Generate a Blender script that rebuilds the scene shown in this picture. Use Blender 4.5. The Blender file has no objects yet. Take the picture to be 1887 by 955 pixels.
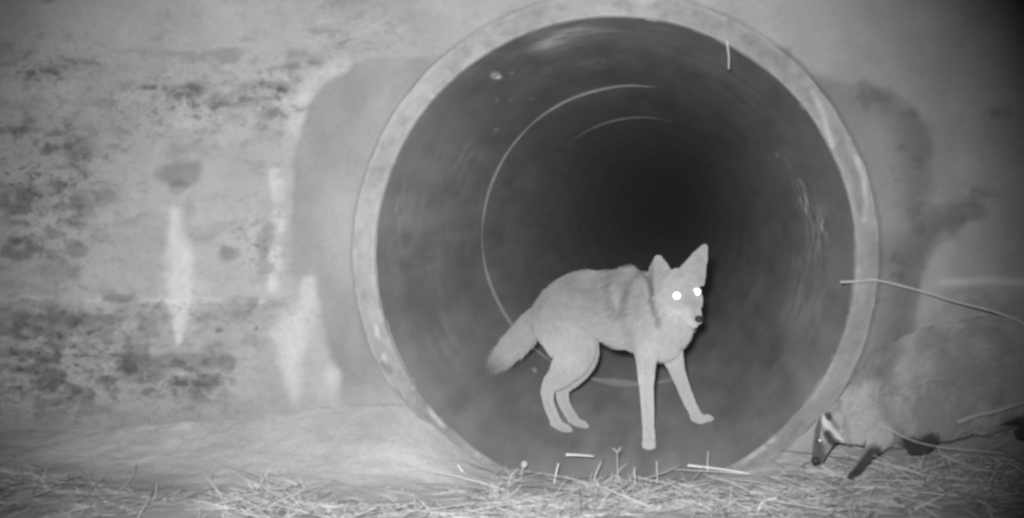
import bpy, bmesh, math, random
import numpy as np
from mathutils import Vector

random.seed(7)
rng = np.random.default_rng(11)
S = bpy.context.scene
COL = S.collection

# ------------------------------------------------------------------ camera
PIPE_R = 0.68            # inner radius of the culvert; the pipe's axis is the world Y axis, headwall face at y = 0
CAM = np.array((0.144, -4.07, 0.165))
YAW, PITCH = math.atan(277.5 / 2633 * math.cos(math.atan(109.5 / 2633))), math.atan(109.5 / 2633)
FPX = 2633.0
cd = bpy.data.cameras.new('camera')
cam = bpy.data.objects.new('camera', cd)
COL.objects.link(cam)
cam.location = CAM
cam.rotation_euler = (math.pi / 2 - PITCH, 0, YAW)
cd.sensor_width = 36
cd.lens = 36 * FPX / 1887
cd.clip_start = 0.05
cd.clip_end = 600
S.camera = cam
cd.dof.use_dof = True
cd.dof.focus_distance = 4.7
cd.dof.aperture_fstop = 3.4

# ------------------------------------------------------------------ world, night sky and the trail camera's infrared lamp
w = bpy.data.worlds.new('World')
S.world = w
w.use_nodes = True
nt = w.node_tree
sky = nt.nodes.new('ShaderNodeTexSky')
sky.sky_type = 'NISHITA'
sky.sun_disc = False
sky.sun_elevation = math.radians(-4)
sky.sun_rotation = math.radians(200)
bw = nt.nodes.new('ShaderNodeRGBToBW')
nt.links.new(sky.outputs[0], bw.inputs[0])
nt.links.new(bw.outputs[0], nt.nodes['Background'].inputs[0])
nt.nodes['Background'].inputs[1].default_value = 0.05

ld = bpy.data.lights.new('infrared_lamp', 'SPOT')
ld.energy = 1220
ld.spot_size = math.radians(48)
ld.spot_blend = 1.0
ld.shadow_soft_size = 0.03
lamp = bpy.data.objects.new('infrared_lamp', ld)
COL.objects.link(lamp)
lamp.location = CAM + np.array((-0.04, -0.02, 0.07))

S.view_settings.view_transform = 'Standard'
S.view_settings.look = 'None'
S.view_settings.exposure = 0
S.view_settings.gamma = 1
S.cycles.use_denoising = True
S.cycles.filter_width = 3.0
S.cycles.max_bounces = 8
S.cycles.diffuse_bounces = 5

# ------------------------------------------------------------------ helpers
fwd = np.array((-math.sin(YAW) * math.cos(PITCH), math.cos(YAW) * math.cos(PITCH), -math.sin(PITCH)))
rgt = np.array((math.cos(YAW), math.sin(YAW), 0))
upv = np.cross(rgt, fwd)


def ray(px, py):
    return fwd + rgt * (px - 943.5) / FPX + upv * (477.5 - py) / FPX


def at(px, py, Y=0.0):
    """survey point of the photograph on the vertical plane y = Y"""
    d = ray(px, py)
    return CAM + d * ((Y - CAM[1]) / d[1])


def mm(px, Y):
    """metres covered by px pixels at distance Y"""
    return px * (Y - CAM[1]) / FPX


def on_pipe(px, py):
    """survey point on the inside of the culvert: (angle, y)"""
    d = ray(px, py)
    a = d[0] ** 2 + d[2] ** 2
    b = 2 * (CAM[0] * d[0] + CAM[2] * d[2])
    c = CAM[0] ** 2 + CAM[2] ** 2 - PIPE_R ** 2
    t = (-b + math.sqrt(b * b - 4 * a * c)) / (2 * a)
    p = CAM + d * t
    return math.atan2(p[2], p[0]), p[1]


def aim(o, p):
    v = Vector(p) - Vector(o.location)
    o.rotation_euler = v.to_track_quat('-Z', 'Y').to_euler()


aim(lamp, at(868, 515, 0))

_perm = rng.permutation(4096)


def _h(ix, iy, iz):
    return (_perm[(ix + _perm[(iy + _perm[iz & 4095]) & 4095]) & 4095]) / 2047.5 - 1.0


def vnoise(x, y, z):
    x, y, z = np.broadcast_arrays(np.asarray(x, float), np.asarray(y, float), np.asarray(z, float))
    ix, iy, iz = np.floor(x).astype(int), np.floor(y).astype(int), np.floor(z).astype(int)
    fx, fy, fz = x - ix, y - iy, z - iz
    fx, fy, fz = (f * f * f * (f * (f * 6 - 15) + 10) for f in (fx, fy, fz))
    r = 0
    for a in (0, 1):
        for b in (0, 1):
            for c in (0, 1):
                wgt = (fx if a else 1 - fx) * (fy if b else 1 - fy) * (fz if c else 1 - fz)
                r = r + wgt * _h(ix + a, iy + b, iz + c)
    return r


def fbm(x, y, z=0.0, o=4, seed=0.0):
    r, amp, tot, f = 0, 1, 0, 1
    for k in range(o):
        r = r + amp * vnoise(np.asarray(x) * f + 17.3 * k + seed, np.asarray(y) * f + 5.1 * k - seed, np.asarray(z) * f + 9.7 * k + 2 * seed)
        tot += amp
        amp *= 0.5
        f *= 2.03
    return r / tot


def sstep(a, b, x):
    t = np.clip((x - a) / (b - a), 0, 1)
    return t * t * (3 - 2 * t)


def seg_dist(px, pz, pts):
    """distance in a plane to an open polyline"""
    d = np.full(np.shape(px), 1e9)
    for (ax, az), (bx, bz) in zip(pts[:-1], pts[1:]):
        ex, ez = bx - ax, bz - az
        t = np.clip(((px - ax) * ex + (pz - az) * ez) / (ex * ex + ez * ez + 1e-12), 0, 1)
        d = np.minimum(d, np.hypot(px - ax - t * ex, pz - az - t * ez))
    return d


def poly_sd(px, pz, pts):
    """signed distance to a polygon, positive inside"""
    ins = np.zeros(np.shape(px), bool)
    n = len(pts)
    for i in range(n):
        (ax, az), (bx, bz) = pts[i], pts[(i + 1) % n]
        if az == bz:
            continue
        c = ((az > pz) != (bz > pz)) & (px < (bx - ax) * (pz - az) / (bz - az) + ax)
        ins ^= c
    d = seg_dist(px, pz, list(pts) + [pts[0]])
    return np.where(ins, d, -d)


def mesh_obj(name, verts, faces, material, parent=None, attr=None, smooth=True):
    me = bpy.data.meshes.new(name)
    me.from_pydata([tuple(v) for v in verts] if not isinstance(verts, np.ndarray) else verts.tolist(), [],
                   faces if not isinstance(faces, np.ndarray) else faces.tolist())
    if attr is not None:
        for k, v in attr.items():
            a = me.attributes.new(k, 'FLOAT', 'POINT')
            a.data.foreach_set('value', np.asarray(v, np.float32).ravel())
    me.polygons.foreach_set('use_smooth', [smooth] * len(me.polygons))
    me.materials.append(material)
    o = bpy.data.objects.new(name, me)
    COL.objects.link(o)
    if parent:
        o.parent = parent
    return o


def tag(o, label=None, cat=None, group=None, kind=None):
    for k, v in (('label', label), ('category', cat), ('group', group), ('kind', kind)):
        if v:
            o[k] = v
    return o


def grid_faces(nu, nv, wrap=False):
    i = np.arange(nu if wrap else nu - 1)[:, None]
    j = np.arange(nv - 1)[None, :]
    a = i * nv + j
    b = ((i + 1) % nu) * nv + j
    return np.stack([a, b, b + 1, a + 1], -1).reshape(-1, 4)


def material(name, base=1.0, attr=None, rough=0.9, noises=(), bump=(), metallic=0.0, spec=0.25, hair=False, pits=None):
    """grey material: base value (times the painted-on attribute) with procedural mottling and bump"""
    m = bpy.data.materials.new(name)
    m.use_nodes = True
    t = m.node_tree
    b = t.nodes['Principled BSDF']
    b.inputs['Roughness'].default_value = rough
    b.inputs['Metallic'].default_value = metallic
    b.inputs['Specular IOR Level'].default_value = spec
    b.inputs['Diffuse Roughness'].default_value = 0.0 if hair else 1.0
    tc = t.nodes.new('ShaderNodeTexCoord')

    def math_(op, x, y):
        n = t.nodes.new('ShaderNodeMath')
        n.operation = op
        for i, q in enumerate((x, y)):
            if isinstance(q, (int, float)):
                n.inputs[i].default_value = q
            else:
                t.links.new(q, n.inputs[i])
        return n.outputs[0]

    v = t.nodes.new('ShaderNodeValue')
    v.outputs[0].default_value = base
    val = v.outputs[0]
    if attr:
        a = t.nodes.new('ShaderNodeAttribute')
        a.attribute_name = attr
        val = math_('MULTIPLY', val, a.outputs['Fac'])

    def noise(scale, detail=5, stretch=None):
        n = t.nodes.new('ShaderNodeTexNoise')
        n.inputs['Scale'].default_value = scale
        n.inputs['Detail'].default_value = detail
        n.inputs['Roughness'].default_value = 0.6
        if stretch:
            mp = t.nodes.new('ShaderNodeMapping')
            mp.inputs['Scale'].default_value = stretch
            t.links.new(tc.outputs['Object'], mp.inputs[0])
            t.links.new(mp.outputs[0], n.inputs['Vector'])
        else:
            t.links.new(tc.outputs['Object'], n.inputs['Vector'])
        return n.outputs['Fac']

    for it in noises:
        sc, amt = it[0], it[1]
        nz = noise(sc, 5, it[2] if len(it) > 2 else None)
        f = math_('ADD', math_('MULTIPLY', math_('SUBTRACT', nz, 0.5), amt * 2), 1.0)
        val = math_('MULTIPLY', val, f)
    if pits:
        za = t.nodes.new('ShaderNodeAttribute')
        za.attribute_name = pits
        zone = za.outputs['Fac']
        for sc_, st_, lo, hi, k in ((20, (1, 1, 1.8), .54, .62, -.5), (48, (1, 1, 1.5), .56, .64, -.4), (30, (1, 1, 1.6), .60, .68, .3)):
            mr = t.nodes.new('ShaderNodeMapRange')
            mr.inputs['From Min'].default_value = lo
            mr.inputs['From Max'].default_value = hi
            t.links.new(noise(sc_, 7, st_), mr.inputs['Value'])
            val = math_('MULTIPLY', val, math_('ADD', 1.0, math_('MULTIPLY', math_('MULTIPLY', mr.outputs[0], zone), k)))
    cmb = t.nodes.new('ShaderNodeCombineColor')
    t.links.new(val, cmb.inputs[0])
    t.links.new(math_('MULTIPLY', val, 0.985), cmb.inputs[1])
    t.links.new(val, cmb.inputs[2])
    t.links.new(cmb.outputs[0], b.inputs['Base Color'])
    prev = None
    for sc, dist in bump:
        bn = t.nodes.new('ShaderNodeBump')
        bn.inputs['Strength'].default_value = 0.8
        bn.inputs['Distance'].default_value = dist
        t.links.new(noise(sc, 6), bn.inputs['Height'])
        if prev:
            t.links.new(prev, bn.inputs['Normal'])
        prev = bn.outputs[0]
    if prev:
        t.links.new(prev, b.inputs['Normal'])
    return m


def catmull(P, n):
    P = np.asarray(P, float)
    Q = np.vstack([2 * P[0] - P[1], P, 2 * P[-1] - P[-2]])
    out = []
    for i in range(len(P) - 1):
        p0, p1, p2, p3 = Q[i:i + 4]
        for k in range(n):
            t = k / n
            out.append(0.5 * (2 * p1 + (p2 - p0) * t + (2 * p0 - 5 * p1 + 4 * p2 - p3) * t * t + (3 * p1 - p0 - 3 * p2 + p3) * t ** 3))
    out.append(P[-1])
    return np.array(out)


M = {
    'wall': material('concrete_wall', 1.0, 'tone', 0.92, [(3.0, .10), (14, .12), (70, .12)], [(45, .006), (220, .002)], pits='zone'),
    'rim': material('concrete_rim', 1.0, 'tone', 0.9, [(9, .14), (50, .12)], [(40, .006), (160, .002)]),
    'pipe': material('pipe_concrete', 1.0, 'tone', 0.8, [(1.6, .14), (7, .05), (40, .05)], [(60, .0015)]),
    'mortar': material('joint_mortar', 0.27, None, 0.9, [(7, .35), (40, .2)], [(60, .004)]),
    'soil': material('soil', 1.0, 'tone', 0.95, [(6, .12), (40, .18), (160, .15)], [(60, .01), (200, .004)]),
    'straw': material('straw', 1.0, 'tone', 0.75, [(30, .1)]),
    'stem': material('dry_stem', 0.62, None, 0.7, [(40, .12)]),
    'twig': material('dry_twig', 0.40, None, 0.8, [(40, .2)]),
    'wood': material('bare_twig', 0.34, None, 0.8, [(40, .2)]),
    'earth': material('embankment_earth', 0.16, None, 0.95, [(1.5, .3), (20, .2)], [(10, .05)]),
    'dark': material('dark_horn', 0.03, None, 0.5),
    'nose': material('wet_nose', 0.03, None, 0.45),
    'eye': material('eyeshine', 0.92, None, 0.5, metallic=1.0),
    'coat': material('coat_skin', 0.85, 'coat', 0.95, [(40, .08)], spec=.1),
    'hair': material('coat_hair', 1.0, 'coat', 0.8, spec=.1),
}

# ------------------------------------------------------------------ ground: one sheet to the horizon
gx = np.array([(p[0], at(p[0], p[1], -.08)) for p in ((0, 0),)], dtype=object)
bank_px = [(-300, 800), (0, 800), (150, 796), (300, 786), (420, 774), (520, 768), (620, 755), (690, 744), (745, 752), (800, 787), (860, 830),
           (930, 868), (1050, 888), (1200, 892), (1300, 888), (1370, 874), (1440, 852), (1500, 832), (1600, 815), (1700, 800),
           (1887, 772), (2100, 755)]
bank = np.array([at(a, b, -.05) for a, b in bank_px])


def ground_z(x, y):
    x, y = np.asarray(x, float), np.asarray(y, float)
    z0 = np.interp(x, bank[:, 0], bank[:, 2])
    zf = np.interp(x, [-1.6, -.9, -.3, .3, .8, 1.4], [-.565, -.585, -.61, -.615, -.545, -.49])
    t_ = np.clip(-y / .55, 0, 1)
    k = 1 - (1 - t_) ** 2.2
    z0 = z0 + .016 * fbm(x * 7, 3.3, 8.1, 3)
    z = z0 * (1 - k) + zf * k
    near = sstep(-4, -2, y)
    z = z + near * (.012 * fbm(x * 5, y * 5, 1.5, 4) + .006 * fbm(x * 25, y * 25, 4.5, 3))
    far = sstep(6, 40, np.hypot(x, y))
    z = z * (1 - far) - .62 * far + .5 * far * fbm(x * .04, y * .04, 7, 3)
    z = np.where(y > 0, np.maximum(z - .22 * y - sstep(.4, .8, y) * .5, -1.25), z)
    z = np.where(y > .8, -1.25, z)
    return z


def axis(a, b, st, out):
    mid = np.arange(a, b + st / 2, st)
    g, v, s = [], 0, st
    while v < out:
        s *= 1.25
        v += s
        g.append(v)
    g = np.array(g)
    return np.concatenate([a - g[::-1], mid, b + g])


X, Y = axis(-1.7, 1.6, .012, 300), axis(-1.3, .45, .012, 300)
XX, YY = np.meshgrid(X, Y, indexing='ij')
ZZ = ground_z(XX, YY)
silt = np.exp(-((XX + .62) / .42) ** 2) * sstep(-.55, -.2, YY) + .7 * np.exp(-((XX - .45) / .25) ** 2) * sstep(-.4, -.1, YY)
inpipe = sstep(-.02, .06, YY) * (np.abs(XX) < .7)
tone = .255 + .09 * fbm(XX * 4, YY * 4, 2.2, 4) - .05 * sstep(-.3, -.6, YY) * (1 - sstep(-.6, -.2, XX)) + .04 * fbm(XX * 16, YY * 16, 5.2, 3) + .02 * sstep(-.8, -1.5, XX) * sstep(-.35, -.05, YY) + .08 * np.clip(silt, 0, 1)
tone = tone * (1 - inpipe) + .2 * inpipe
g = mesh_obj('ground', np.stack([XX, YY, ZZ], -1).reshape(-1, 3), grid_faces(len(X), len(Y)), M['soil'], attr={'tone': tone})
tag(g, 'bare silt and soil at the foot of the concrete headwall', 'ground', kind='structure')

# earth bank over the pipe, behind the headwall
bx, by = np.linspace(-40, 40, 60), np.array([.3, .8, 1.5, 2.5, 4, 6, 9, 14, 20, 26, 30])
bz = np.interp(by, [.3, 4, 6, 20, 30], [1.62, 2.7, 2.9, 2.9, 2.6])
BX, BY = np.meshgrid(bx, by, indexing='ij')
BZ = np.broadcast_to(bz, BX.shape) + .08 * fbm(BX * .7, BY * .7, 3, 3)
BZ = np.where(np.abs(BX) > 30, -.8, BZ)
e = mesh_obj('embankment', np.stack([BX, BY, BZ], -1).reshape(-1, 3), grid_faces(60, 11), M['earth'])
tag(e, 'earth embankment above and behind the headwall', 'embankment', kind='structure')

# ------------------------------------------------------------------ headwall
st = .0075
wx, wz = np.arange(-2.4, 2.1, st), np.arange(-.95, 1.0, st)
WX, WZ = np.meshgrid(wx, wz, indexing='ij')


def W(pts):
    return [(q[0], q[2]) for q in (at(a, b, 0) for a, b in pts)]


u1, u2 = fbm(WX * 9, WZ * 9, 3.1, 4), fbm(WX * 9, WZ * 9, 8.9, 4)
qx, qz = WX + .02 * u1, WZ + .016 * u2
rad = np.hypot(WX, WZ)
ang = np.arctan2(WZ, WX)
tone = .335 * (1 + .16 * fbm(WX * 2.6, WZ * 2.6, .4, 5) + .12 * fbm(WX * 8, WZ * 12, .9, 5) + .10 * fbm(WX * 9, WZ * 1.6, 4.9, 4))
pits = sstep(.2, .5, fbm(WX * 9, WZ * 24, 12.9, 5)) * sstep(.0, -1.2, WX + .25) * sstep(-.1, .3, fbm(WX * 2.5, WZ * 3.5, 21.5, 3))
tone *= 1 - .42 * pits
dy = .004 * fbm(WX * 4, WZ * 4, 5.3, 4) + .0025 * fbm(WX * 30, WZ * 30, 2.3, 3)      # + is into the wall
rgn = 0
for cx, cy, hx, hy, k in ((110, 660, 190, 110, 1), (60, 340, 150, 150, .9), (330, 700, 120, 60, .8), (330, 190, 150, 60, .8), (90, 130, 110, 60, .7), (500, 180, 80, 60, .8), (470, 450, 60, 60, .5), (340, 570, 200, 30, .5), (640, 60, 90, 50, .4)):
    c = at(cx, cy, 0)
    rgn = np.maximum(rgn, k * np.exp(-((WX - c[0]) / mm(hx, 0)) ** 2 - ((WZ - c[2]) / mm(hy, 0)) ** 2))
fr = fbm(WX * 10, WZ * 14, 31.7, 4)
rdgl = np.exp(-(fr / .045) ** 2) * sstep(-.1, .2, fbm(WX * 5, WZ * 5, 33.1, 2))
flk = sstep(.25, .45, fbm(WX * 16, WZ * 24, 37.3, 4))
drk = sstep(.12, .42, fbm(WX * 12, WZ * 20, 41.3, 5))
tone *= (1 - .48 * rgn * rdgl) * (1 + .16 * (.25 + rgn) * flk) * (1 - .55 * rgn * drk) * (1 + .10 * rgn * fr)
dy += .006 * rgn * (rdgl + drk) - .003 * rgn * flk
# honeycombed and stained patches: centre x, y, half sizes, strength (photo survey)
aniso = fbm(WX * 14, WZ * 30, 1.7, 5)
blot = fbm(WX * 20, WZ * 22, 6.7, 4)
for cx, cy, hx, hy, k in (
        (100, 118, 70, 30, .75), (85, 140, 70, 14, .8), (15, 95, 30, 20, .5), (270, 160, 40, 14, .8), (320, 168, 70, 18, .9), (370, 200, 60, 26, .75),
        (240, 225, 45, 40, .6), (430, 185, 50, 14, .6), (90, 240, 90, 45, .9), (35, 320, 70, 60, .9), (165, 326, 38, 12, .9), (40, 380, 70, 30, .8),
        (130, 290, 60, 40, .5), (110, 355, 40, 30, .6), (530, 110, 60, 20, .7), (505, 170, 40, 14, .8), (515, 208, 34, 12, .8), (480, 190, 50, 50, .4),
        (360, 280, 60, 26, .5), (480, 290, 50, 40, .4), (70, 430, 70, 50, .7), (30, 470, 60, 40, .8), (560, 120, 40, 10, .6),
        (330, 30, 60, 14, .3), (680, 20, 40, 30, .35), (60, 600, 110, 50, .8), (80, 680, 140, 60, .95), (60, 740, 160, 50, .9), (220, 700, 60, 60, .7),
        (330, 690, 110, 60, .75), (250, 610, 130, 30, .5), (380, 720, 80, 40, .6), (300, 780, 120, 40, .4), (480, 560, 50, 10, .8),
        (1790, 360, 50, 20, .5), (1840, 220, 40, 20, .6), (1770, 215, 20, 12, .6), (1820, 560, 70, 40, .4), (700, 60, 60, 30, .25), (620, 90, 60, 40, .25)):
    c = at(cx, cy, 0)
    mk = np.exp(-(((WX - c[0]) / mm(hx, 0)) ** 2 + ((WZ - c[2]) / mm(hy, 0)) ** 2) ** 2)
    d = mk * np.maximum(sstep(.0, .35, aniso) * .9, sstep(.1, .4, blot) * .8) * k
    tone *= 1 - .55 * d
    tone *= 1 - .10 * mk * k
    dy += .006 * d
# plain dark blobs
for cx, cy, hx, hy, k in ((335, 322, 44, 24, .36), (330, 345, 16, 16, .25), (490, 445, 18, 34, .28), (420, 462, 24, 16, .28), (142, 454, 24, 18, .35), (350, 385, 14, 20, .15),
                          (330, 663, 100, 17, .34), (415, 672, 20, 16, .3), (250, 668, 40, 22, .2), (1655, 325, 11, 10, .35), (1593, 238, 7, 6, .5), (1770, 395, 40, 22, .3),
                          (110, 500, 50, 26, .2), (200, 590, 40, 12, .3), (90, 590, 90, 16, .35), (400, 612, 8, 5, .4), (478, 608, 5, 4, .5), (535, 600, 8, 5, .2)):
    c = at(cx, cy, 0)
    f = np.hypot((qx - c[0]) / mm(hx, 0), (qz - c[2]) / mm(hy, 0))
    d = 1 - sstep(.7, 1.25, f + .25 * blot)
    tone *= 1 - k * d
    dy += .003 * d
# construction joint: the lower lift stands a little proud, with the light on its top arris painted into the tone
lj = at(240, 556, 0)[2] + .006 * fbm(WX * 6, 0, 0, 3)
xl = at(500, 555, 0)[0]
left = 1 - sstep(xl - .05, xl + .05, WX)
dy -= .009 * left * (1 - sstep(lj - .004, lj + .010, WZ))
tone *= 1 + left * (.34 * np.exp(-((WZ - lj - .006) / .006) ** 2) * np.clip(.6 + 1.2 * u1, 0, 1.3)) - left * .14 * np.exp(-((WZ - lj + .035) / .02) ** 2)
rj = at(1800, 520, 0)[2] + .006 * fbm(WX * 6, 3, 0, 3)
xr = at(1730, 520, 0)[0]
right = sstep(xr - .03, xr + .03, WX)
dy -= .012 * right * (1 - sstep(rj - .006, rj + .008, WZ)) * sstep(rj - .16, rj - .08, WZ)
tone *= 1 + right * .35 * np.exp(-((WZ - rj) / .012) ** 2)  # painted light along the top edge of the right joint
# mortar packed round the pipe: a darker, smoother collar
colL = W([(700, 105), (655, 112), (615, 135), (585, 165), (560, 200), (545, 250), (535, 300), (529, 360), (530, 430), (533, 505), (575, 555), (590, 620),
          (618, 690), (640, 760), (760, 840), (900, 800), (900, 100)])
sd = poly_sd(WX + .022 * u1 + .008 * blot, WZ + .022 * u2, colL)
cl = sstep(-.012, .012, sd)
tone = tone * (1 - cl) + (.275 * (1 - .12 * np.exp(-((sd - .05) / .06) ** 2)) * (1 + .09 * u1 + .22 * fbm(WX * 5, WZ * 3, 7.7, 4) + .12 * fbm(WX * 16, WZ * 7, 57.7, 4))) * cl
dy = dy * (1 - .5 * cl) + .012 * cl
# ragged bright edge of broken render beside the collar
rg = W([(512, 320), (516, 400), (512, 470), (505, 525)])
d = seg_dist(WX + .012 * blot, WZ + .01 * aniso, rg)
rdg = (1 - sstep(.006, .03, d + .012 * fbm(WX * 30, WZ * 26, 2.4, 3))) * sstep(-.3, .05, fbm(WX * 18, WZ * 34, 4.4, 4))
dy -= .016 * rdg
tone *= 1 + .34 * rdg
topl = seg_dist(WX, WZ, W([(545, 235), (560, 190), (590, 150), (630, 118)]))
tone *= 1 + .13 * np.exp(-((topl - .012) / .02) ** 2) * (1 - cl)
colR = W([(1455, 90), (1500, 130), (1560, 160), (1590, 150), (1640, 155), (1690, 190), (1712, 245), (1725, 320), (1726, 372), (1752, 385), (1785, 400), (1765, 440), (1735, 455),
          (1712, 490), (1700, 540), (1690, 640), (1600, 760), (1400, 700), (1400, 100)])
sd = poly_sd(WX + .018 * u1, WZ + .018 * u2, colR)
cr = sstep(-.012, .012, sd)
edge = np.exp(-((sd - .05) / .05) ** 2)
tone = tone * (1 - cr) + (.275 * (1 - .28 * edge) * (1 + .16 * u1 + .12 * u2 + .18 * fbm(WX * 5, WZ * 4, 51.1, 4) - .2 * sstep(.15, .4, blot))) * cr
dy = dy * (1 - .5 * cr) + .008 * cr
# white lime runs
for pts, wd, k in (([(320, 395), (322, 430), (330, 480), (335, 540), (333, 590), (331, 632)], (15, 20, 27, 30, 14, 4), .5),
                   ([(566, 520), (560, 560), (540, 600), (538, 650), (545, 700), (548, 752)], (14, 24, 30, 28, 22, 8), .36),
                   ([(610, 690), (620, 740)], (14, 10), .25), ([(1740, 440), (1730, 500), (1720, 560)], (18, 26, 22), .16)):
    P = W(pts)
    mk = 0
    for (a, b), (wa, wb) in zip(zip(P[:-1], P[1:]), zip(wd[:-1], wd[1:])):
        ex, ez = b[0] - a[0], b[1] - a[1]
        t = np.clip(((qx - a[0]) * ex + (qz - a[1]) * ez) / (ex * ex + ez * ez), 0, 1)
        dd = np.hypot(qx - a[0] - t * ex, qz - a[1] - t * ez)
        mk = np.maximum(mk, 1 - sstep(.25, 1.35, dd / mm(wa + (wb - wa) * t, 0) + .35 * aniso + .3 * blot))
    tone += (.52 - tone) * mk * k * 1.5
    dy -= .004 * mk
# open joint between pipe and wall
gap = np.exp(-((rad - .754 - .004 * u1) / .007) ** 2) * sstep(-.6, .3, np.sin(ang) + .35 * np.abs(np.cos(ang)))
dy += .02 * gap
tone *= 1 - .30 * gap  # shadow in the gap painted into the tone as well
# splash zone at the foot
foot = sstep(-.36, -.6, WZ) * (WX < 0)
bz_ = np.interp(WX, bank[:, 0], bank[:, 2])
sp = np.exp(-(np.clip(WZ - bz_ - .01, 0, 9) / (.05 + .04 * u1)) ** 2) * (rad > .74)
tone = tone * (1 - .75 * sp) + .75 * sp * np.interp(WX, [-1.6, -1.1, -.8, -.5], [.23, .25, .29, .31])
tone = np.clip(tone, .03, .7)

hole = rad > .715
V = np.stack([WX, dy, WZ], -1).reshape(-1, 3)
F = grid_faces(len(wx), len(wz))
F = F[hole.reshape(-1)[F].all(1)]
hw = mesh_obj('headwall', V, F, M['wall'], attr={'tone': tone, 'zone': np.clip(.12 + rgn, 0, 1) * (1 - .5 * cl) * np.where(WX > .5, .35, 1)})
tag(hw, 'stained grey concrete headwall around the round culvert mouth', 'wall')


def boxes(name, lst, m, parent):
    bm = bmesh.new()
    for x0, x1, y0, y1, z0, z1 in lst:
        vs = [bm.verts.new(p) for p in ((x0, y0, z0), (x1, y0, z0), (x1, y1, z0), (x0, y1, z0), (x0, y0, z1), (x1, y0, z1), (x1, y1, z1), (x0, y1, z1))]
        for f in ((0, 3, 2, 1), (4, 5, 6, 7), (0, 1, 5, 4), (1, 2, 6, 5), (2, 3, 7, 6), (3, 0, 4, 7)):
            bm.faces.new([vs[i] for i in f])
    me = bpy.data.meshes.new(name)
    bm.to_mesh(me)
    a = me.attributes.new('tone', 'FLOAT', 'POINT')
    a.data.foreach_set('value', [.32] * len(me.vertices))
    me.materials.append(m)
    o = bpy.data.objects.new(name, me)
    COL.objects.link(o)
    o.parent = parent
    return o


x0, x1, z1 = wx[0], wx[-1], wz[-1]
boxes('wall_extension', [(-6, x0 - .001, .003, .35, -1.2, 1.6), (x1 + .001, 6, .003, .35, -1.2, 1.6), (x0, x1, .003, .35, z1 + .001, 1.6),
                         (x0, -.76, .05, .35, -1.2, z1), (.76, x1, .05, .35, -1.2, z1), (-.76, .76, .05, .35, .76, z1), (-.76, .76, .05, .35, -1.2, -.77)], M['wall'], hw)
boxes('coping', [(-6.02, 6.02, -.03, .38, 1.602, 1.72)], M['wall'], hw)

# ------------------------------------------------------------------ culvert pipe
pipe = bpy.data.objects.new('culvert_pipe', None)
COL.objects.link(pipe)
tag(pipe, 'dark round concrete culvert pipe opening through the headwall', 'pipe')
NA = 560
ys = [.0]
s = .008
while ys[-1] < 60:
    ys.append(ys[-1] + s)
    if ys[-1] > 1.2:
        s *= 1.03
ys = np.array(ys)
A = np.linspace(-math.pi, math.pi, NA, endpoint=False)
AA, PY = np.meshgrid(A, ys, indexing='ij')
cx_, cz_ = np.cos(AA), np.sin(AA)
n1 = fbm(cx_ * 2.2, cz_ * 2.2, PY * 1.6, 4)
n2 = fbm(cx_ * 7, cz_ * 7, PY * 9, 4, 3.3)
n3 = fbm(cx_ * 22, cz_ * 22, PY * 22, 3, 1.3)
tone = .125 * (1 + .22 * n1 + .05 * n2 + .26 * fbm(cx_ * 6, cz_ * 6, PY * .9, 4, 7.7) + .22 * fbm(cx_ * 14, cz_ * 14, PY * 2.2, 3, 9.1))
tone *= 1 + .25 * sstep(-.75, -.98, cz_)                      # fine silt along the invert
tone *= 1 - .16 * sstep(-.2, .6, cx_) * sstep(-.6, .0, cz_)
tone *= 1 - .42 * sstep(.25, .85, cz_ + .12 * n1)                # darker towards the crown
for px, py, hx, hy, k, kind in ((1050, 64, 70, 20, 1.5, 0), (1100, 62, 50, 14, .7, 0), (1000, 85, 50, 16, .7, 0), (1110, 115, 40, 9, 1.0, 1), (1005, 130, 14, 6, .8, 1), (1180, 70, 60, 20, .35, 0),
                                (912, 138, 7, 12, 2.4, 2), (920, 143, 5, 6, 2, 2), (943, 134, 8, 4, 1.1, 2), (915, 186, 5, 5, 1.0, 2), (942, 185, 5, 5, .7, 2), (982, 182, 5, 6, .7, 2), (914, 240, 5, 5, 1.1, 2),
                                (1470, 330, 16, 40, .8, 1), (1482, 372, 9, 24, 1.5, 1), (1515, 410, 10, 26, 1.2, 1), (1500, 440, 20, 40, .8, 1), (1432, 285, 6, 5, .9, 2), (1480, 560, 50, 60, .5, 0),
                                (1300, 130, 60, 30, .4, 0), (1245, 90, 16, 8, .5, 1), (1380, 200, 40, 50, .3, 0), (1450, 480, 40, 50, .35, 0), (985, 682, 7, 6, 1.4, 2), (860, 290, 14, 50, .35, 1), (730, 420, 10, 90, .4, 1),
                                (770, 380, 30, 60, .25, 0), (800, 470, 30, 80, .25, 0), (800, 620, 60, 60, .25, 0), (760, 560, 20, 60, -.3, 0), (720, 590, 14, 50, -.3, 0),
                                (1350, 720, 80, 30, -.25, 0), (1420, 640, 40, 70, -.3, 0)):
    a0, y0 = on_pipe(px, py)
    a1, y1 = on_pipe(px + hx, py)
    a2, y2 = on_pipe(px, py + hy)
    # tangential and axial extents from the two survey offsets
    ea = max(abs(((a1 - a0 + math.pi) % (2 * math.pi)) - math.pi), abs(((a2 - a0 + math.pi) % (2 * math.pi)) - math.pi), .008)
    ey = max(abs(y1 - y0), abs(y2 - y0), .008)
    da = (AA - a0 + math.pi) % (2 * math.pi) - math.pi
    q = np.hypot(da / ea, (PY - y0) / ey)
    if kind == 0:
        mk = np.exp(-q ** 2) * (.6 + .9 * n2)
    elif kind == 1:
        mk = np.exp(-q ** 2) * sstep(-.25, .35, n3 + .5 * n2)
    else:
        mk = 1 - sstep(.5, 1.1, q + .4 * n3)
    tone *= 1 + k * np.clip(mk, 0, 1.4)
tone = np.clip(tone, .03, .6)
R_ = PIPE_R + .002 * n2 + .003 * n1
b_in = np.stack([R_ * cx_, PY, R_ * cz_], -1)
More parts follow.
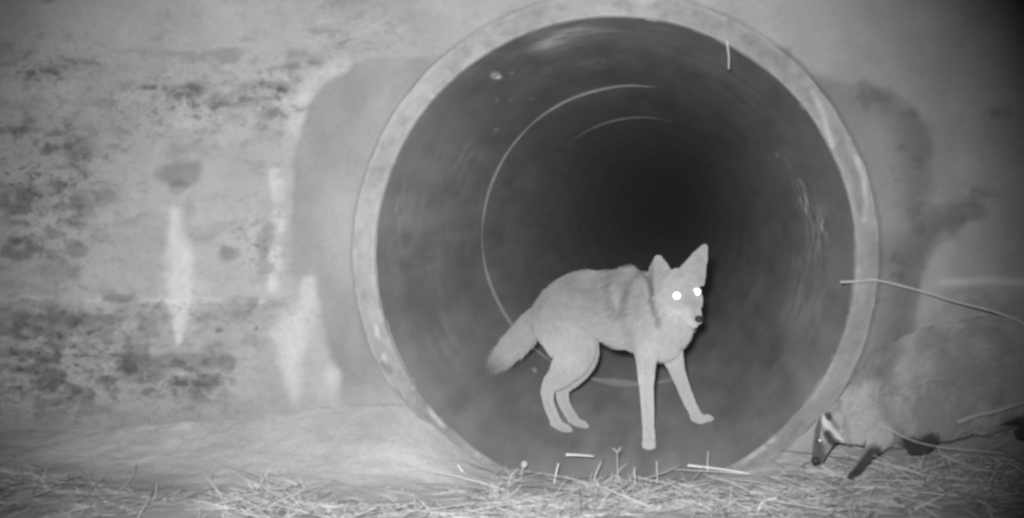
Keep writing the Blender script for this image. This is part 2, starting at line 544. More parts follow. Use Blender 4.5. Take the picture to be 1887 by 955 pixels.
nv = len(ys)
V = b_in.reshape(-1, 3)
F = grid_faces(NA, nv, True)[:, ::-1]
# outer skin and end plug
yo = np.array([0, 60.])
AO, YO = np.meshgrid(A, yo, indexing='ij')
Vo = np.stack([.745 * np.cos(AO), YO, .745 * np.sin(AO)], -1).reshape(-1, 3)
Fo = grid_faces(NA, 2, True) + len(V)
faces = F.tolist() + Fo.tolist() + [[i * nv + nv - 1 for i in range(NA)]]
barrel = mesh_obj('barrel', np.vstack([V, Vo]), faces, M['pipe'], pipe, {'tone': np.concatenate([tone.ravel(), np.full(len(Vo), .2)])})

# the pipe's end ring standing out of the wall
prof = []
for t in np.linspace(0, 1, 6):
    prof.append((PIPE_R + .001, .03 - .06 * t))
for t in np.linspace(0, 1, 4)[1:]:
    prof.append((PIPE_R + .001 + .008 * t, -.03 - .008 * math.sin(t * math.pi / 2)))
for t in np.linspace(0, 1, 9)[1:]:
    prof.append((PIPE_R + .009 + .044 * t, -.038))
for t in np.linspace(0, 1, 4)[1:]:
    prof.append((PIPE_R + .053 + .009 * math.sin(t * math.pi / 2), -.038 + .009 * t))
for t in np.linspace(0, 1, 5)[1:]:
    prof.append((PIPE_R + .062, -.029 + .06 * t))
prof = np.array(prof)
NR = 720
A2 = np.linspace(-math.pi, math.pi, NR, endpoint=False)
RA, RP = np.meshgrid(A2, np.arange(len(prof)), indexing='ij')
rr, ry = prof[RP, 0], prof[RP, 1]
ca, sa = np.cos(RA), np.sin(RA)
m1 = fbm(ca * 6, sa * 6, rr * 20 + ry * 20, 4, 2.1)
m2 = fbm(ca * 24, sa * 24, rr * 60 + ry * 40, 3, 4.1)
deg = np.degrees(RA)
low = sstep(-158, -146, deg) * (1 - sstep(-45, -30, deg))    # worn and broken towards the invert
out = (rr - PIPE_R) / .07
rr2 = rr + .006 * m1 * (.4 + out) + .0025 * m2 - .03 * low * sstep(.25, 1, out) * (.5 + .9 * m1)
ry2 = ry + .003 * m1 + .002 * m2
ry2 = np.where(ry < 0, ry2 * (1 - low * (.45 + .6 * m1)) + .005 * low, ry2)
m3 = fbm(ca * 3, sa * 3, rr * 4, 3, 6.1)
tone = .30 * (1 + .13 * m1 + .14 * m2 + .2 * m3)
tone *= 1 - .16 * sstep(.1, .4, fbm(ca * 20, sa * 14, rr * 30, 4, 8.8))
tone *= 1 - .28 * low * (.7 + m1)
tone *= 1 + .6 * low * np.exp(-((out - .08) / .08) ** 2) * sstep(-.2, .5, m2 + .5 * m1) * (.6 + m2)
# lime streaks down the right side of the ring
for pts in ([(1495, 170), (1512, 205), (1522, 240), (1532, 270)], [(1575, 290), (1588, 330), (1592, 370), (1588, 405)], [(695, 600), (705, 640), (715, 665)]):
    P = W(pts)
    dd = seg_dist(rr2 * ca + .003 * m1, rr2 * sa + .003 * m2, P)
    tone *= 1 + .45 * (1 - sstep(.002, .012, dd + .004 * m2)) * sstep(-.5, .1, m2 + m1)
for pts, k in (([(1545, 270), (1575, 330), (1585, 390)], .2), ([(700, 265), (715, 270)], .12), ([(712, 670), (722, 680)], .3)):
    dd = seg_dist(rr2 * ca, rr2 * sa, W(pts))
    tone *= 1 - k * (1 - sstep(.006, .02, dd))
tone *= 1 + .3 * (1 - sstep(.004, .02, seg_dist(rr2 * ca, rr2 * sa, W([(1165, 2), (1200, 3)]))))
V = np.stack([rr2 * ca, ry2, rr2 * sa], -1).reshape(-1, 3)
rim = mesh_obj('rim', V, grid_faces(NR, len(prof), True), M['rim'], pipe, {'tone': np.clip(tone, .04, .65)})

# mortar beads at the section joints
for k in range(1, 8):
    yk = 2.44 * k
    nb, ns = 300, 10
    ba, bs = np.meshgrid(np.linspace(-math.pi, math.pi, nb, endpoint=False), np.linspace(0, 1, ns), indexing='ij')
    amp = .55 + .5 * fbm(np.cos(ba) * 2.5, np.sin(ba) * 2.5, k * 3.7, 3)
    amp = amp + .9 * np.exp(-((ba + math.pi / 2 + .1) / .16) ** 2) * (k == 1)
    amp = amp * (1, .45, .2)[min(k - 1, 2)]
    if k == 2:
        amp = .12 + .75 * np.exp(-((ba - 1.75) / .45) ** 2)
    amp = np.clip(amp - .55 * (k == 1) * sstep(-.1, .4, np.cos(ba)) * sstep(-.98, -.9, np.sin(ba)), .02, 1.6) * (1 - .95 * sstep(.25, .6, np.cos(ba)))
    wv = .004 * fbm(np.cos(ba) * 9, np.sin(ba) * 9, k * 1.7, 3)
    rb = PIPE_R + .004 - .017 * amp * np.sin(bs * math.pi) ** .6
    yb = yk + wv + (bs - .5) * .05 * (.5 + amp)
    V = np.stack([rb * np.cos(ba), yb, rb * np.sin(ba)], -1).reshape(-1, 3)
    mesh_obj('joint_bead', V, grid_faces(nb, ns, True)[:, ::-1], M['mortar'], pipe)


# ------------------------------------------------------------------ animals
class Body:
    """closed lofts along curved limbs, fused into one continuous skin"""

    def __init__(self):
        self.v, self.f, self.n = [], [], 0
        self.c, self.t, self.l = [], [], []          # limb centre points, hair direction, hair length

    def loft(self, pts, ra, rb=None, ref=(0, 0, 1), hair=.01, cup=0.0, n=6, flow=1, lie=None):
        P = catmull(pts, n)
        K = np.linspace(0, len(pts) - 1, len(P))
        ra = np.interp(K, range(len(pts)), ra)
        rb = ra if rb is None else np.interp(K, range(len(pts)), rb)
        T = np.gradient(P, axis=0)
        T /= np.linalg.norm(T, axis=1)[:, None]
        # rounded ends
        rings = []
        for s_, idx in ((-1, 0), (1, len(P) - 1)):
            cap = []
            for q in (.3, .6, .85, .98):
                e_ = min(ra[idx], rb[idx])
                cap.append((P[idx] + s_ * T[idx] * e_ * q, T[idx], ra[idx] * math.sqrt(1 - q * q), rb[idx] * math.sqrt(1 - q * q)))
            rings.append(cap[::-1] if s_ < 0 else cap)
        seq = rings[0] + [(P[i], T[i], ra[i], rb[i]) for i in range(len(P))] + rings[1]
        N = 20
        ref = np.asarray(ref, float)
        base = self.n
        for c, t, a, b in seq:
            u = ref - t * ref.dot(t)
            u /= np.linalg.norm(u)
            v = np.cross(t, u)
            for k in range(N):
                th = 2 * math.pi * k / N
                self.v.append(c + u * a * math.cos(th) + v * b * math.sin(th) + v * cup * a * math.cos(th) ** 2)
        m = len(seq)
        for i in range(m - 1):
            for k in range(N):
                k2 = (k + 1) % N
                self.f.append((base + i * N + k, base + i * N + k2, base + (i + 1) * N + k2, base + (i + 1) * N + k))
        self.f.append(tuple(base + k for k in range(N))[::-1])
        self.f.append(tuple(base + (m - 1) * N + k for k in range(N)))
        self.n += m * N
        self.c += list(P)
        self.t += list(T * flow if lie is None else np.tile(np.asarray(lie, float) / np.linalg.norm(lie), (len(P), 1)))
        self.l += list(np.broadcast_to(np.interp(K, np.linspace(0, len(pts) - 1, len(np.atleast_1d(hair))), np.atleast_1d(hair)), (len(P),)))
        return self

    def ball(self, c, r, hair=.01, lie=(1, 0, 0)):
        bm = bmesh.new()
        bmesh.ops.create_icosphere(bm, subdivisions=3, radius=1)
        for v in bm.verts:
            self.v.append(np.asarray(c) + np.array(v.co) * np.asarray(r))
        for f in bm.faces:
            self.f.append(tuple(v.index + self.n for v in f.verts))
        self.n += len(bm.verts)
        bm.free()
        self.c.append(np.asarray(c, float))
        self.t.append(np.asarray(lie, float) / np.linalg.norm(lie))
        self.l.append(hair)

    def build(self, name, mat, voxel, smooth, coat):
        me = bpy.data.meshes.new(name)
        me.from_pydata([tuple(p) for p in self.v], [], self.f)
        o = bpy.data.objects.new(name, me)
        COL.objects.link(o)
        rm = o.modifiers.new('r', 'REMESH')
        rm.mode = 'VOXEL'
        rm.voxel_size = voxel
        sm = o.modifiers.new('s', 'SMOOTH')
        sm.factor = .5
        sm.iterations = smooth
        dg = bpy.context.evaluated_depsgraph_get()
        me2 = bpy.data.meshes.new_from_object(o.evaluated_get(dg))
        o.modifiers.clear()
        o.data = me2
        me2.name = name
        me2.materials.clear()
        me2.materials.append(mat)
        me2.polygons.foreach_set('use_smooth', [True] * len(me2.polygons))
        co = np.empty(len(me2.vertices) * 3)
        me2.vertices.foreach_get('co', co)
        a = me2.attributes.new('coat', 'FLOAT', 'POINT')
        a.data.foreach_set('value', coat(co.reshape(-1, 3)).astype(np.float32))
        return o

    def fur(self, o, count, coat, mat, scale=1.0, lift=.35, radius=.0008, keep=None):
        me = o.data
        me.calc_loop_triangles()
        nt_ = len(me.loop_triangles)
        tri = np.empty(nt_ * 3, int)
        me.loop_triangles.foreach_get('vertices', tri)
        tri = tri.reshape(-1, 3)
        co = np.empty(len(me.vertices) * 3)
        me.vertices.foreach_get('co', co)
        co = co.reshape(-1, 3)
        no = np.empty(len(me.vertices) * 3)
        me.vertices.foreach_get('normal', no)
        no = no.reshape(-1, 3)
        a, b, c = co[tri[:, 0]], co[tri[:, 1]], co[tri[:, 2]]
        ar = np.linalg.norm(np.cross(b - a, c - a), axis=1)
        pick = rng.choice(nt_, count, p=ar / ar.sum())
        r1, r2 = np.sqrt(rng.random(count)), rng.random(count)
        w0, w1, w2 = (1 - r1)[:, None], (r1 * (1 - r2))[:, None], (r1 * r2)[:, None]
        t = tri[pick]
        root = co[t[:, 0]] * w0 + co[t[:, 1]] * w1 + co[t[:, 2]] * w2
        nor = no[t[:, 0]] * w0 + no[t[:, 1]] * w1 + no[t[:, 2]] * w2
        nor /= np.linalg.norm(nor, axis=1)[:, None] + 1e-9
        C, T, L = np.array(self.c), np.array(self.t), np.array(self.l)
        idx = np.empty(count, int)
        for k in range(0, count, 4000):
            d2 = ((root[k:k + 4000, None, :] - C[None]) ** 2).sum(-1)
            idx[k:k + 4000] = d2.argmin(1)
        # soften the borders between limbs
        tdir = T[idx] + .25 * rng.normal(size=(count, 3))
        wob = np.stack([fbm(root[:, 0] * 22, root[:, 1] * 22, root[:, 2] * 22 + 7 * q, 2) for q in range(3)], -1)
        tdir = tdir + .55 * wob
        tdir -= nor * (tdir * nor).sum(1)[:, None]
        tdir /= np.linalg.norm(tdir, axis=1)[:, None] + 1e-9
        ln = L[idx] * scale * rng.uniform(.6, 1.15, count)
        K = 4
        pts = np.empty((count, K, 3))
        lf = lift * rng.uniform(.6, 1.5, count)[:, None]
        for k in range(K):
            s_ = k / (K - 1)
            pts[:, k] = root - nor * .001 + ln[:, None] * (tdir * (s_ * .75 + .25 * s_ * s_) + nor * lf * (s_ * (1.6 - .9 * s_)))
            pts[:, k, 2] -= ln * .15 * s_ * s_
        hc = bpy.data.hair_curves.new('fur')
        hc.add_curves([K] * count)
        hc.attributes['position'].data.foreach_set('vector', pts.reshape(-1).astype(np.float32))
        ra = hc.attributes.new('radius', 'FLOAT', 'POINT') if 'radius' not in hc.attributes else hc.attributes['radius']
        rad_ = np.tile(np.array([1, .85, .55, .12]) * radius, count)
        ra.data.foreach_set('value', rad_.astype(np.float32))
        ca_ = hc.attributes.new('coat', 'FLOAT', 'CURVE')
        ca_.data.foreach_set('value', (coat(root) * rng.uniform(.82, 1.15, count)).astype(np.float32))
        hc.materials.append(mat)
        f = bpy.data.objects.new('fur', hc)
        COL.objects.link(f)
        f.parent = o
        return f


def ellipsoid(name, c, r, mat, parent, rot=None):
    bm = bmesh.new()
    bmesh.ops.create_uvsphere(bm, u_segments=24, v_segments=16, radius=1)
    me = bpy.data.meshes.new(name)
    for v in bm.verts:
        v.co = Vector((v.co.x * r[0], v.co.y * r[1], v.co.z * r[2]))
        if rot is not None:
            v.co = rot @ v.co
        v.co += Vector(c)
    bm.to_mesh(me)
    me.polygons.foreach_set('use_smooth', [True] * len(me.polygons))
    me.materials.append(mat)
    o = bpy.data.objects.new(name, me)
    COL.objects.link(o)
    o.parent = parent
    return o


def xz(p):
    return (p[0], p[2])


# --- coyote: walking out of the pipe, right flank to us, head turned towards us
B = Body()


def C(lst):
    """(px, py, Y) survey list -> points"""
    return [at(*q) for q in lst]


tor = [(1245, 605, .80), (1220, 592, .83), (1187, 580, .87), (1150, 570, .91), (1110, 561, .95), (1070, 558, .99), (1032, 572, 1.03), (1004, 590, 1.06)]
B.loft(C(tor), [mm(q, .95) for q in (36, 56, 69, 67, 57, 54, 45, 30)], [.055, .082, .098, .10, .095, .088, .08, .05], hair=[.02, .026, .028, .026, .024], n=5)
# neck with its ruff
B.loft(C([(1244, 548, .74), (1222, 555, .77), (1196, 566, .83), (1172, 572, .88)]), [mm(q, .82) for q in (34, 46, 56, 56)], [.062, .078, .09, .09], hair=[.016, .026, .03, .03])
B.loft(C([(1238, 580, .75), (1232, 605, .78), (1222, 630, .83)]), [mm(q, .8) for q in (26, 32, 30)], hair=.022)
# head: skull, cheeks, muzzle
B.loft(C([(1263, 548, .66), (1256, 533, .70), (1247, 526, .745)]), [.046, .060, .056], [.048, .062, .056], hair=[.006, .008, .01])
B.ball(at(1233, 556, .72), (.050, .05, .046), .014, (-1, .4, -.6))
B.ball(at(1276, 553, .70), (.030, .045, .042), .010, (.4, .6, -.7))
B.loft(C([(1285, 590, .60), (1281, 582, .615), (1274, 568, .64), (1264, 551, .67)]), [.016, .022, .030, .040], [.018, .023, .029, .038], hair=[.002, .003, .004, .006])
B.loft(C([(1279, 598, .625), (1273, 590, .64), (1263, 577, .67)]), [.013, .018, .026], [.015, .019, .026], hair=.003)
# ears
B.loft(C([(1222, 522, .73), (1218, 505, .725), (1215, 489, .72), (1213, 474, .72)]), [.043, .043, .033, .013], [.014, .012, .010, .007], ref=(1, -.25, .1), hair=.004, cup=-.28)
B.loft(C([(1268, 516, .70), (1275, 497, .695), (1287, 475, .69), (1299, 454, .69)]), [.056, .051, .033, .011], [.014, .012, .010, .007], ref=(.95, .25, .5), hair=.004, cup=-.28)
B.ball(at(1160, 522, .86), (.045, .04, .045), .032, (-.8, .2, -.5))
# near (right) foreleg, straight down
B.loft(C([(1196, 600, .80), (1192, 640, .785), (1191, 668, .775), (1191, 705, .768), (1193, 745, .766), (1195, 785, .765), (1196, 808, .764)]),
       [mm(q, .78) for q in (38, 26, 15.5, 12, 11.2, 10, 10.5)], [.05, .04, .030, .024, .022, .020, .021], hair=[.02, .012, .007, .006, .006])
B.loft(C([(1196, 812, .765), (1196, 818, .735), (1196, 822, .712)]), [.017, .016, .012], [.020, .021, .018], hair=.004)


def toes(c, d, r):
    c, d = at(*c), np.asarray(d, float) / np.linalg.norm(d)
    s_ = np.cross(d, (0, 0, 1))
    for q, e in ((-1.5, -.006), (-.5, .004), (.5, .004), (1.5, -.006)):
        p = c + s_ * q * r * 1.42 + d * e * 1.6
        B.loft([p - d * .02 + np.array((0, 0, .006)), p, p + d * .010 - np.array((0, 0, .004))], [r, r, r * .8], hair=.003)


toes((1196, 822, .712), (.05, -1, -.1), .0075)
# far foreleg reaching forward
B.loft(C([(1226, 610, .90), (1236, 645, .92), (1247, 680, .935), (1260, 715, .95), (1272, 744, .962), (1283, 765, .966)]),
       [mm(q, .93) for q in (34, 21, 13, 10.5, 9.8, 9)], [.045, .034, .027, .024, .022, .022], hair=[.02, .010, .007, .006, .006])
B.loft(C([(1282, 768, .962), (1294, 773, .945), (1305, 771, .93)]), [.019, .016, .013], [.022, .024, .02], hair=.004)
toes((1305, 772, .925), (.6, -.8, .1), .009)
# near (right) hind leg: hip, stifle forward, hock back
B.loft(C([(1028, 590, .99), (1052, 632, .965), (1053, 660, .955), (1034, 690, .955), (1012, 712, .965), (1010, 738, .962), (1019, 764, .957), (1026, 780, .955)]),
       [mm(q, .96) for q in (46, 42, 33, 22, 13, 9.5, 9, 9)], [.06, .062, .05, .036, .026, .022, .022, .022], ref=(1, 0, .2), hair=[.022, .02, .014, .007, .006, .006])
B.loft(C([(1024, 783, .955), (1034, 788, .94), (1043, 790, .925)]), [.019, .017, .013], [.022, .025, .021], hair=.004)
toes((1043, 790, .922), (.75, -.65, -.05), .009)
# far hind leg
B.loft(C([(1050, 600, 1.08), (1070, 640, 1.10), (1068, 668, 1.115), (1052, 695, 1.13), (1037, 716, 1.145), (1039, 742, 1.148), (1051, 764, 1.15), (1058, 775, 1.15)]),
       [mm(q, 1.1) for q in (40, 30, 26, 19, 12.5, 9.8, 9, 9)], [.055, .05, .042, .032, .025, .022, .022, .022], ref=(1, 0, .2), hair=[.02, .016, .012, .007, .006, .006])
B.loft(C([(1057, 777, 1.15), (1066, 781, 1.13), (1074, 782, 1.115)]), [.018, .016, .012], [.022, .025, .02], hair=.004)
toes((1074, 783, 1.113), (.8, -.6, -.05), .009)
# brush
B.loft(C([(1002, 578, 1.06), (978, 600, 1.09), (952, 630, 1.11), (925, 658, 1.12), (908, 676, 1.12)]), [mm(q, 1.1) for q in (18, 18, 17, 12, 4)], hair=[.026, .036, .04, .04, .04], n=5)

dark_lines = [([(1132, 503, .8), (1127, 528, .8), (1133, 555, .8), (1147, 580, .8)], .008, .46), ([(1182, 503, .8), (1170, 522, .8), (1162, 548, .8), (1156, 575, .8)], .009, .52),
              ([(1192, 505, .8), (1200, 530, .8), (1206, 560, .8), (1216, 592, .8)], .010, .50), ([(1060, 530, .8), (1090, 545, .8), (1110, 548, .8)], .025, .16), ([(1150, 588, .8), (1165, 620, .8), (1168, 650, .8)], .018, .2)]
light_lines = [([(1140, 520, .8), (1150, 545, .8), (1154, 560, .8)], .014, .14), ([(1190, 525, .8), (1196, 560, .8), (1212, 600, .8)], .010, .2),
               ([(1245, 575, .7), (1262, 580, .7), (1275, 595, .7)], .018, .25), ([(1190, 640, .8), (1195, 820, .8)], .04, .15), ([(1240, 650, .9), (1290, 770, .9)], .04, .1)]


def coyote_coat(p):
    x, z = p[:, 0], p[:, 2]
    v = np.full(len(p), .40)
    v *= 1 + .10 * fbm(x * 18, p[:, 1] * 18, z * 18, 3) + .14 * fbm(x * 30, p[:, 1] * 30, z * 70, 3, 2.2) * sstep(.0, .1, z - at(1190, 640, .8)[2])
    top = np.interp(x, [at(q, 500, .95)[0] for q in (985, 1030, 1070, 1120, 1200)], [at(1000, q, .95)[2] for q in (548, 518, 500, 494, 502)])
    v *= 1 - .32 * sstep(-.20, -.0, z - top) * (x < at(1205, 500, .85)[0])
    for pts, wd, k in dark_lines:
        v *= 1 - k * np.exp(-(seg_dist(x, z, [xz(at(*q)) for q in pts]) / wd) ** 2)
    for pts, wd, k in light_lines:
        v *= 1 + k * np.exp(-(seg_dist(x, z, [xz(at(*q)) for q in pts]) / wd) ** 2)
    for q, r_, k in (((1225, 610, .8), .07, .16), ((1250, 565, .7), .06, .12), ((1095, 552, .95), .05, -.14), ((1040, 640, 1.0), .07, .10)):
        q = at(*q)
        v *= 1 + k * np.exp(-(np.hypot(x - q[0], z - q[2]) / r_) ** 2)
    tip = at(894, 690, 1.12)
    v *= 1 - .93 * np.exp(-(np.hypot(x - tip[0], z - tip[2]) / .10) ** 2)
    low = at(1190, 640, .8)[2]
    v *= 1 + .13 * sstep(.10, -.12, z - low)
    nb = at(1276, 560, .65)                                     # dark bridge beside the far eye
    v *= 1 - .25 * np.exp(-(np.hypot(x - nb[0] - .01, z - nb[2]) / .018) ** 2)
    return np.clip(v, .03, .7)


coyote = B.build('coyote', M['coat'], .0040, 4, coyote_coat)
tag(coyote, 'pale coyote with shining eyes stepping out of the dark pipe', 'coyote')
B.fur(coyote, 80000, coyote_coat, M['hair'], scale=1.3, lift=.42, radius=.00075)
for px, py, Yy in ((1247, 545, .620), (1284, 538, .636)):
    c = at(px, py, Yy)
    rot = Vector(lamp.location - Vector(c)).to_track_quat('Z', 'Y').to_matrix()
    ellipsoid('eye', c, (.0160, .0160, .0035), M['eye'], coyote, rot)
ellipsoid('nose', at(1288, 588, .586), (.014, .012, .012), M['nose'], coyote)

# --- badger: head down at the foot of the wall, walking left out of the right edge
B = Body()
YB = -.34
bod = [(1566, 775, YB - .03), (1600, 760, YB), (1650, 738, YB), (1720, 712, YB), (1800, 692, YB + .02), (1880, 684, YB + .04), (1950, 700, YB + .05), (2010, 730, YB + .05)]
B.loft(C(bod), [mm(q, YB) for q in (36, 56, 82, 94, 95, 88, 70, 36)], [.05, .075, .115, .14, .145, .14, .11, .06], hair=[.014, .03, .04, .042, .045, .045], n=5)
B.loft(C([(1534, 792, YB - .05), (1552, 784, YB - .045), (1580, 772, YB - .03)]), [mm(q, YB) for q in (24, 34, 44)], [.042, .052, .06], hair=[.006, .01, .02])
B.loft(C([(1508, 842, YB - .075), (1513, 826, YB - .07), (1520, 806, YB - .06), (1534, 788, YB - .05)]), [mm(q, YB) for q in (12, 15, 21, 28)], [.018, .022, .030, .042], hair=[.002, .003, .004, .006])
B.ball(at(1527, 767, YB - .085), (.010, .008, .010), .004, (.5, 0, .6))
# forelegs and hind leg
B.loft(C([(1622, 800, YB - .08), (1608, 828, YB - .10), (1592, 850, YB - .115), (1578, 870, YB - .125)]), [mm(q, YB) for q in (20, 11, 8, 7.5)], hair=[.018, .006, .003])
B.loft(C([(1715, 780, YB - .06), (1708, 806, YB - .08), (1698, 822, YB - .095), (1680, 826, YB - .11)]), [mm(q, YB) for q in (26, 17, 13, 10)], hair=[.02, .008, .004])
B.loft(C([(1900, 730, YB - .06), (1905, 765, YB - .07), (1896, 792, YB - .085), (1880, 798, YB - .10)]), [mm(q, YB) for q in (40, 24, 15, 11)], hair=[.02, .008, .004])
B.loft(C([(2010, 728, YB + .05), (2050, 735, YB + .06), (2085, 750, YB + .06)]), [mm(q, YB) for q in (22, 16, 8)], hair=.04)


def badger_coat(p):
    x, z = p[:, 0], p[:, 2]
    P2 = lambda pts: [xz(at(a, b, YB - .08)) for a, b in pts]
    v = .285 * (1 + .12 * fbm(x * 14, p[:, 1] * 14, z * 14, 3))
    head = at(1575, 785, YB - .05)
    v *= 1 + .22 * np.exp(-(np.hypot(x - head[0], z - head[2]) / .09) ** 2)
    v *= 1 - .3 * (1 - sstep(.006, .02, seg_dist(x, z, P2([(1524, 766), (1550, 735), (1600, 705), (1650, 660)]))))
    v *= 1 - .28 * np.exp(-(seg_dist(x, z, P2([(1618, 700), (1628, 735), (1645, 765), (1660, 800)])) / .018) ** 2)
    v *= 1 - .22 * sstep(.03, .12, fbm(x * 30, z * 11, p[:, 1] * 8, 3))
    # face stripes
    dk = lambda pts, wd, k: k * (1 - sstep(.6, 1.25, seg_dist(x, z, P2(pts)) / mm(wd, YB)))
    wht = dk([(1520, 775), (1531, 795), (1546, 812)], 7, 1)
    wht = np.maximum(wht, dk([(1516, 800), (1520, 830)], 5, .7))
    v = v * (1 - wht) + .52 * wht
    for pts, wd, k in (([(1514, 762), (1508, 790), (1506, 812)], 5, .7), ([(1509, 826), (1508, 838), (1506, 850)], 16, .7), ([(1524, 800), (1532, 812), (1542, 819)], 8.5, .92),
                       ([(1526, 766), (1527, 770)], 6, .9), ([(1532, 775), (1542, 788)], 5, .45)):
        m_ = dk(pts, wd, k)
        v = v * (1 - m_) + .035 * m_
    legs = np.maximum.reduce([dk([(1612, 832), (1578, 872)], 20, .92), dk([(1716, 812), (1700, 822), (1676, 828)], 22, .94), dk([(1908, 772), (1880, 800)], 26, .9)])
    v = v * (1 - legs) + .03 * legs
    return np.clip(v, .02, .6)


badger = B.build('badger', M['coat'], .0048, 4, badger_coat)
tag(badger, 'stout grey badger with striped face nosing the ground beside the pipe', 'badger')
B.fur(badger, 70000, badger_coat, M['hair'], lift=.38, radius=.0009, scale=1.2)
c = at(1511, 812, YB - .105)
ellipsoid('eye', c, (.0045, .004, .0045), M['eye'], badger)
ellipsoid('nose', at(1503, 849, YB - .09), (.012, .010, .010), M['nose'], badger)


def tubes(name, strands, mat, parent=None, sides=5, tones=None):
    V, F, T, n = [], [], [], 0
    for si, (P, R) in enumerate(strands):
        P = np.asarray(P, float)
        t = np.gradient(P, axis=0)
        t /= np.linalg.norm(t, axis=1)[:, None] + 1e-12
        ref = np.array((.31, .12, .94)) if abs(t[0][2]) < .8 else np.array((.9, .3, .1))
        u = np.cross(t, ref)
        u /= np.linalg.norm(u, axis=1)[:, None] + 1e-12
        v = np.cross(t, u)
        for i in range(len(P)):
            for k in range(sides):
                a = 2 * math.pi * k / sides
                V.append(P[i] + R[i] * (u[i] * math.cos(a) + v[i] * math.sin(a)))
        for i in range(len(P) - 1):
            for k in range(sides):
                k2 = (k + 1) % sides
                F.append((n + i * sides + k, n + i * sides + k2, n + (i + 1) * sides + k2, n + (i + 1) * sides + k))
        F.append(tuple(n + k for k in range(sides))[::-1])
        F.append(tuple(n + (len(P) - 1) * sides + k for k in range(sides)))
        if tones is not None:
            T += [tones[si]] * (len(P) * sides)
        n += len(P) * sides
    return mesh_obj(name, np.array(V), F, mat, parent, {'tone': T} if tones is not None else None)


# claws of the badger's digging foot
for k in range(4):
    a = at(1577 + 2 * k - 4, 868, YB - .135 - .006 * k)
    b = at(1566 + 3 * k - 4, 882 + k, YB - .155 - .006 * k)
    tubes('claw', [([a, (a + b) / 2 + np.array((-.003, -.004, .003)), b], [.0035, .003, .001])], M['dark'], badger)

# ------------------------------------------------------------------ dry litter: lying straw and short upright blades
strands, tones = [], []


def bare(x, y):
    return x < -.28 and y > -.36 - .07 * math.sin(x * 9) - (.12 if x < -.9 else 0) or (x > -.30 and x < .62 and y > -.12)


count = 0
while count < 6800:
    x, y = random.uniform(-1.75, 1.55), -abs(random.triangular(0, 1.15, .25)) - .015
    if bare(x, y) and random.random() > .012:
        continue
    clump = float(vnoise(x * 6, y * 6, 3.3)) * .5 + .5
    if random.random() > (clump * 2.2 - .55) * (.4 if x < -.95 and y > -.75 else 1):
        continue
    count += 1
    z = float(ground_z(x, y))
    L = random.uniform(.02, .10) if random.random() < .91 else random.uniform(.1, .2)
    a = random.gauss(.15, .75) + random.choice((0, math.pi))
    upr = random.random() < .16
    el = math.radians(random.uniform(35, 88) if upr else random.gauss(4, 9))
    if upr:
        L *= .55
    d = np.array((math.cos(a) * math.cos(el), math.sin(a) * math.cos(el) * .7, math.sin(el)))
    p0 = np.array((x, y, z + (0 if upr else random.uniform(.0, .014))))
    bend = np.array((random.gauss(0, .3), random.gauss(0, .2), -abs(random.gauss(0, .2)) if upr else random.gauss(0, .06))) * L
    P = [p0 + d * L * s_ + bend * s_ * s_ for s_ in (0, .35, .7, 1)]
    if max(p[1] for p in P) > -.012 and abs(P[0][0]) > .6:
        continue
    r = random.uniform(.0008, .0016) * (1.5 if L > .11 else 1)
    strands.append((P, [r, r, r * .8, r * .3]))
    tones.append(random.choice((.16, .24, .3, .36, .4, .44, .5)) * (.72 if x < -1.0 else 1))
grass = tubes('dry_grass', strands, M['straw'], sides=3, tones=tones)
tag(grass, 'pale dry grass and straw littering the ground before the pipe', 'grass', kind='stuff')


# ------------------------------------------------------------------ single stalks, straws and twigs one can count
def stalk(name, pts, r, label, cat, mat='stem', group=None, head=None, fork=False):
    P = catmull(C(pts), 6)
    n = len(P)
    st_ = [(P, list(np.linspace(r, r * .55, n)))]
    if fork:
        e_ = P[-1]
        st_ += [([e_, e_ + np.array((dx, 0, .009)), e_ + np.array((dx * 1.7, .002, .012 + .004 * (dx > 0)))], [r * .9, r, r * .3]) for dx in (-.008, .007)]
    o = tubes(name, st_, M[mat], sides=6)
    tag(o, label, cat, group)
    if head:
        ellipsoid('seed_head', P[-1], head, M[mat], o)
    return o


G = 'dry stalks standing at the mouth of the pipe'
stalk('grass_stalk', [(955, 915, -.13), (957, 885, -.13), (966, 856, -.12)], .0028, 'dry stalk topped with a pale round seed head', 'stalk', 'twig', group=G, head=(.008, .006, .009))
stalk('grass_stalk', [(1018, 912, -.13), (1022, 885, -.12), (1029, 854, -.12)], .0030, 'thick pale stalk leaning right beside the seed head stalk', 'stalk', group=G)
stalk('grass_stalk', [(1139, 890, -.10), (1138, 860, -.09), (1137, 834, -.09)], .0017, 'thin stalk with small forked tip below the foreleg of the coyote', 'stalk', 'twig', group=G, fork=True)
stalk('grass_stalk', [(1171, 905, -.14), (1170, 885, -.13), (1169, 862, -.12)], .0020, 'short pointed stalk just right of the forked stalk', 'stalk', group=G)
stalk('grass_stalk', [(1211, 900, -.12), (1211, 875, -.11), (1210, 850, -.11)], .0015, 'fine upright stalk under the front paw of the coyote', 'stalk', group=G)
stalk('grass_stalk', [(1304, 870, -.08), (1304, 850, -.07), (1305, 832, -.07)], .0014, 'fine stalk rising behind the long flat straw', 'stalk', group=G)
stalk('grass_stalk', [(866, 892, -.20), (857, 876, -.19), (843, 856, -.18)], .0026, 'pale stalk leaning left on the silt mound near the pipe', 'stalk', group=G)
stalk('straw', [(1268, 858, -.06), (1330, 865, -.10), (1404, 877, -.16)], .0034, 'long pale straw lying flat across the right of the pipe mouth', 'straw')
stalk('straw', [(1043, 838, .22), (1068, 839, .22), (1094, 841, .22)], .0042, 'short pale straw lying on the pipe floor near the coyote', 'straw')
stalk('straw', [(633, 874, -.25), (655, 890, -.28), (680, 912, -.31)], .0030, 'pale straw tilted on the bare silt left of the pipe', 'straw')
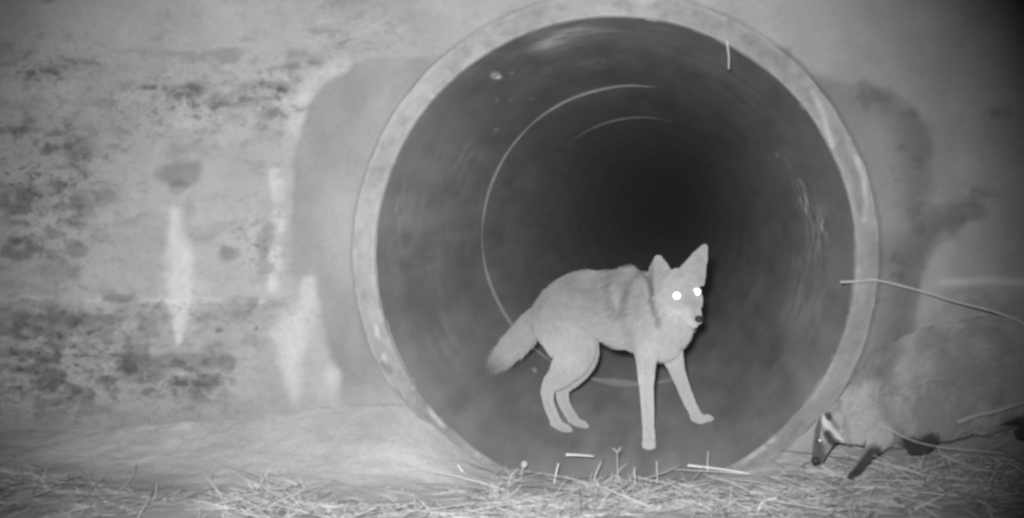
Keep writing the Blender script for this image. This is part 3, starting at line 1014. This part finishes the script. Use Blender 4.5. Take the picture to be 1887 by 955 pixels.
stalk('straw', [(1392, 956, -.55), (1400, 935, -.54), (1410, 922, -.53), (1432, 919, -.53)], .0034, 'bent straw in the grass at the bottom edge', 'straw')
stalk('straw', [(125, 842, -.14), (137, 860, -.15), (150, 880, -.17)], .0030, 'straw leaning against the far end of the stained wall', 'straw')
stalk('straw', [(380, 935, -.42), (420, 929, -.42), (470, 926, -.42)], .0032, 'straw lying level in the grass under the lime streaked wall', 'straw')
stalk('straw', [(1000, 960, -.62), (1090, 950, -.60), (1170, 948, -.6)], .0034, 'long straw lying along the grass edge below the coyote', 'straw')
stalk('twig', [(1549, 520, -.10), (1580, 519, -.11), (1615, 517, -.12), (1680, 532, -.16), (1760, 556, -.26), (1840, 577, -.38), (1900, 606, -.48), (1990, 690, -.58), (2030, 800, -.62)], .0036,
      'long thin twig arching over the badger to the pipe rim', 'twig', 'twig')
stalk('twig', [(1765, 778, YB - .20), (1800, 766, YB - .20), (1840, 757, YB - .2), (1900, 738, YB - .2), (1960, 725, YB - .2)], .0052, 'bare grey stick lying along the belly of the badger', 'twig', 'wood')
stalk('twig', [(1620, 786, YB - .17), (1642, 792, YB - .19), (1665, 805, YB - .21), (1720, 822, YB - .23), (1850, 836, YB - .25)], .0019, 'thin pale stem lying across the dark paw of the badger', 'twig', 'twig')
stalk('root', [(1338, 66, -.03), (1341, 88, -.042), (1343, 105, -.045), (1343, 127, -.047)], .0034, 'short pale root hanging from the upper rim of the pipe', 'root', 'twig')

# ------------------------------------------------------------------ thin haze volume, added to lift the black level
bm = bmesh.new()
bmesh.ops.create_cube(bm, size=1)
hz = bpy.data.meshes.new('haze')
for v in bm.verts:
    v.co = Vector((v.co.x * 720, v.co.y * 720, v.co.z * 9.0 + 1.9))
bm.to_mesh(hz)
hm = bpy.data.materials.new('black_lift_haze')
hm.use_nodes = True
t = hm.node_tree
t.nodes.clear()
vo = t.nodes.new('ShaderNodeVolumePrincipled')
vo.inputs['Color'].default_value = (.9, .9, .9, 1)
vo.inputs['Density'].default_value = .0006
mo = t.nodes.new('ShaderNodeOutputMaterial')
t.links.new(vo.outputs[0], mo.inputs['Volume'])
hz.materials.append(hm)
hb = bpy.data.objects.new('haze', hz)
COL.objects.link(hb)
tag(hb, 'thin even haze added to lift the black level', 'haze', kind='stuff')
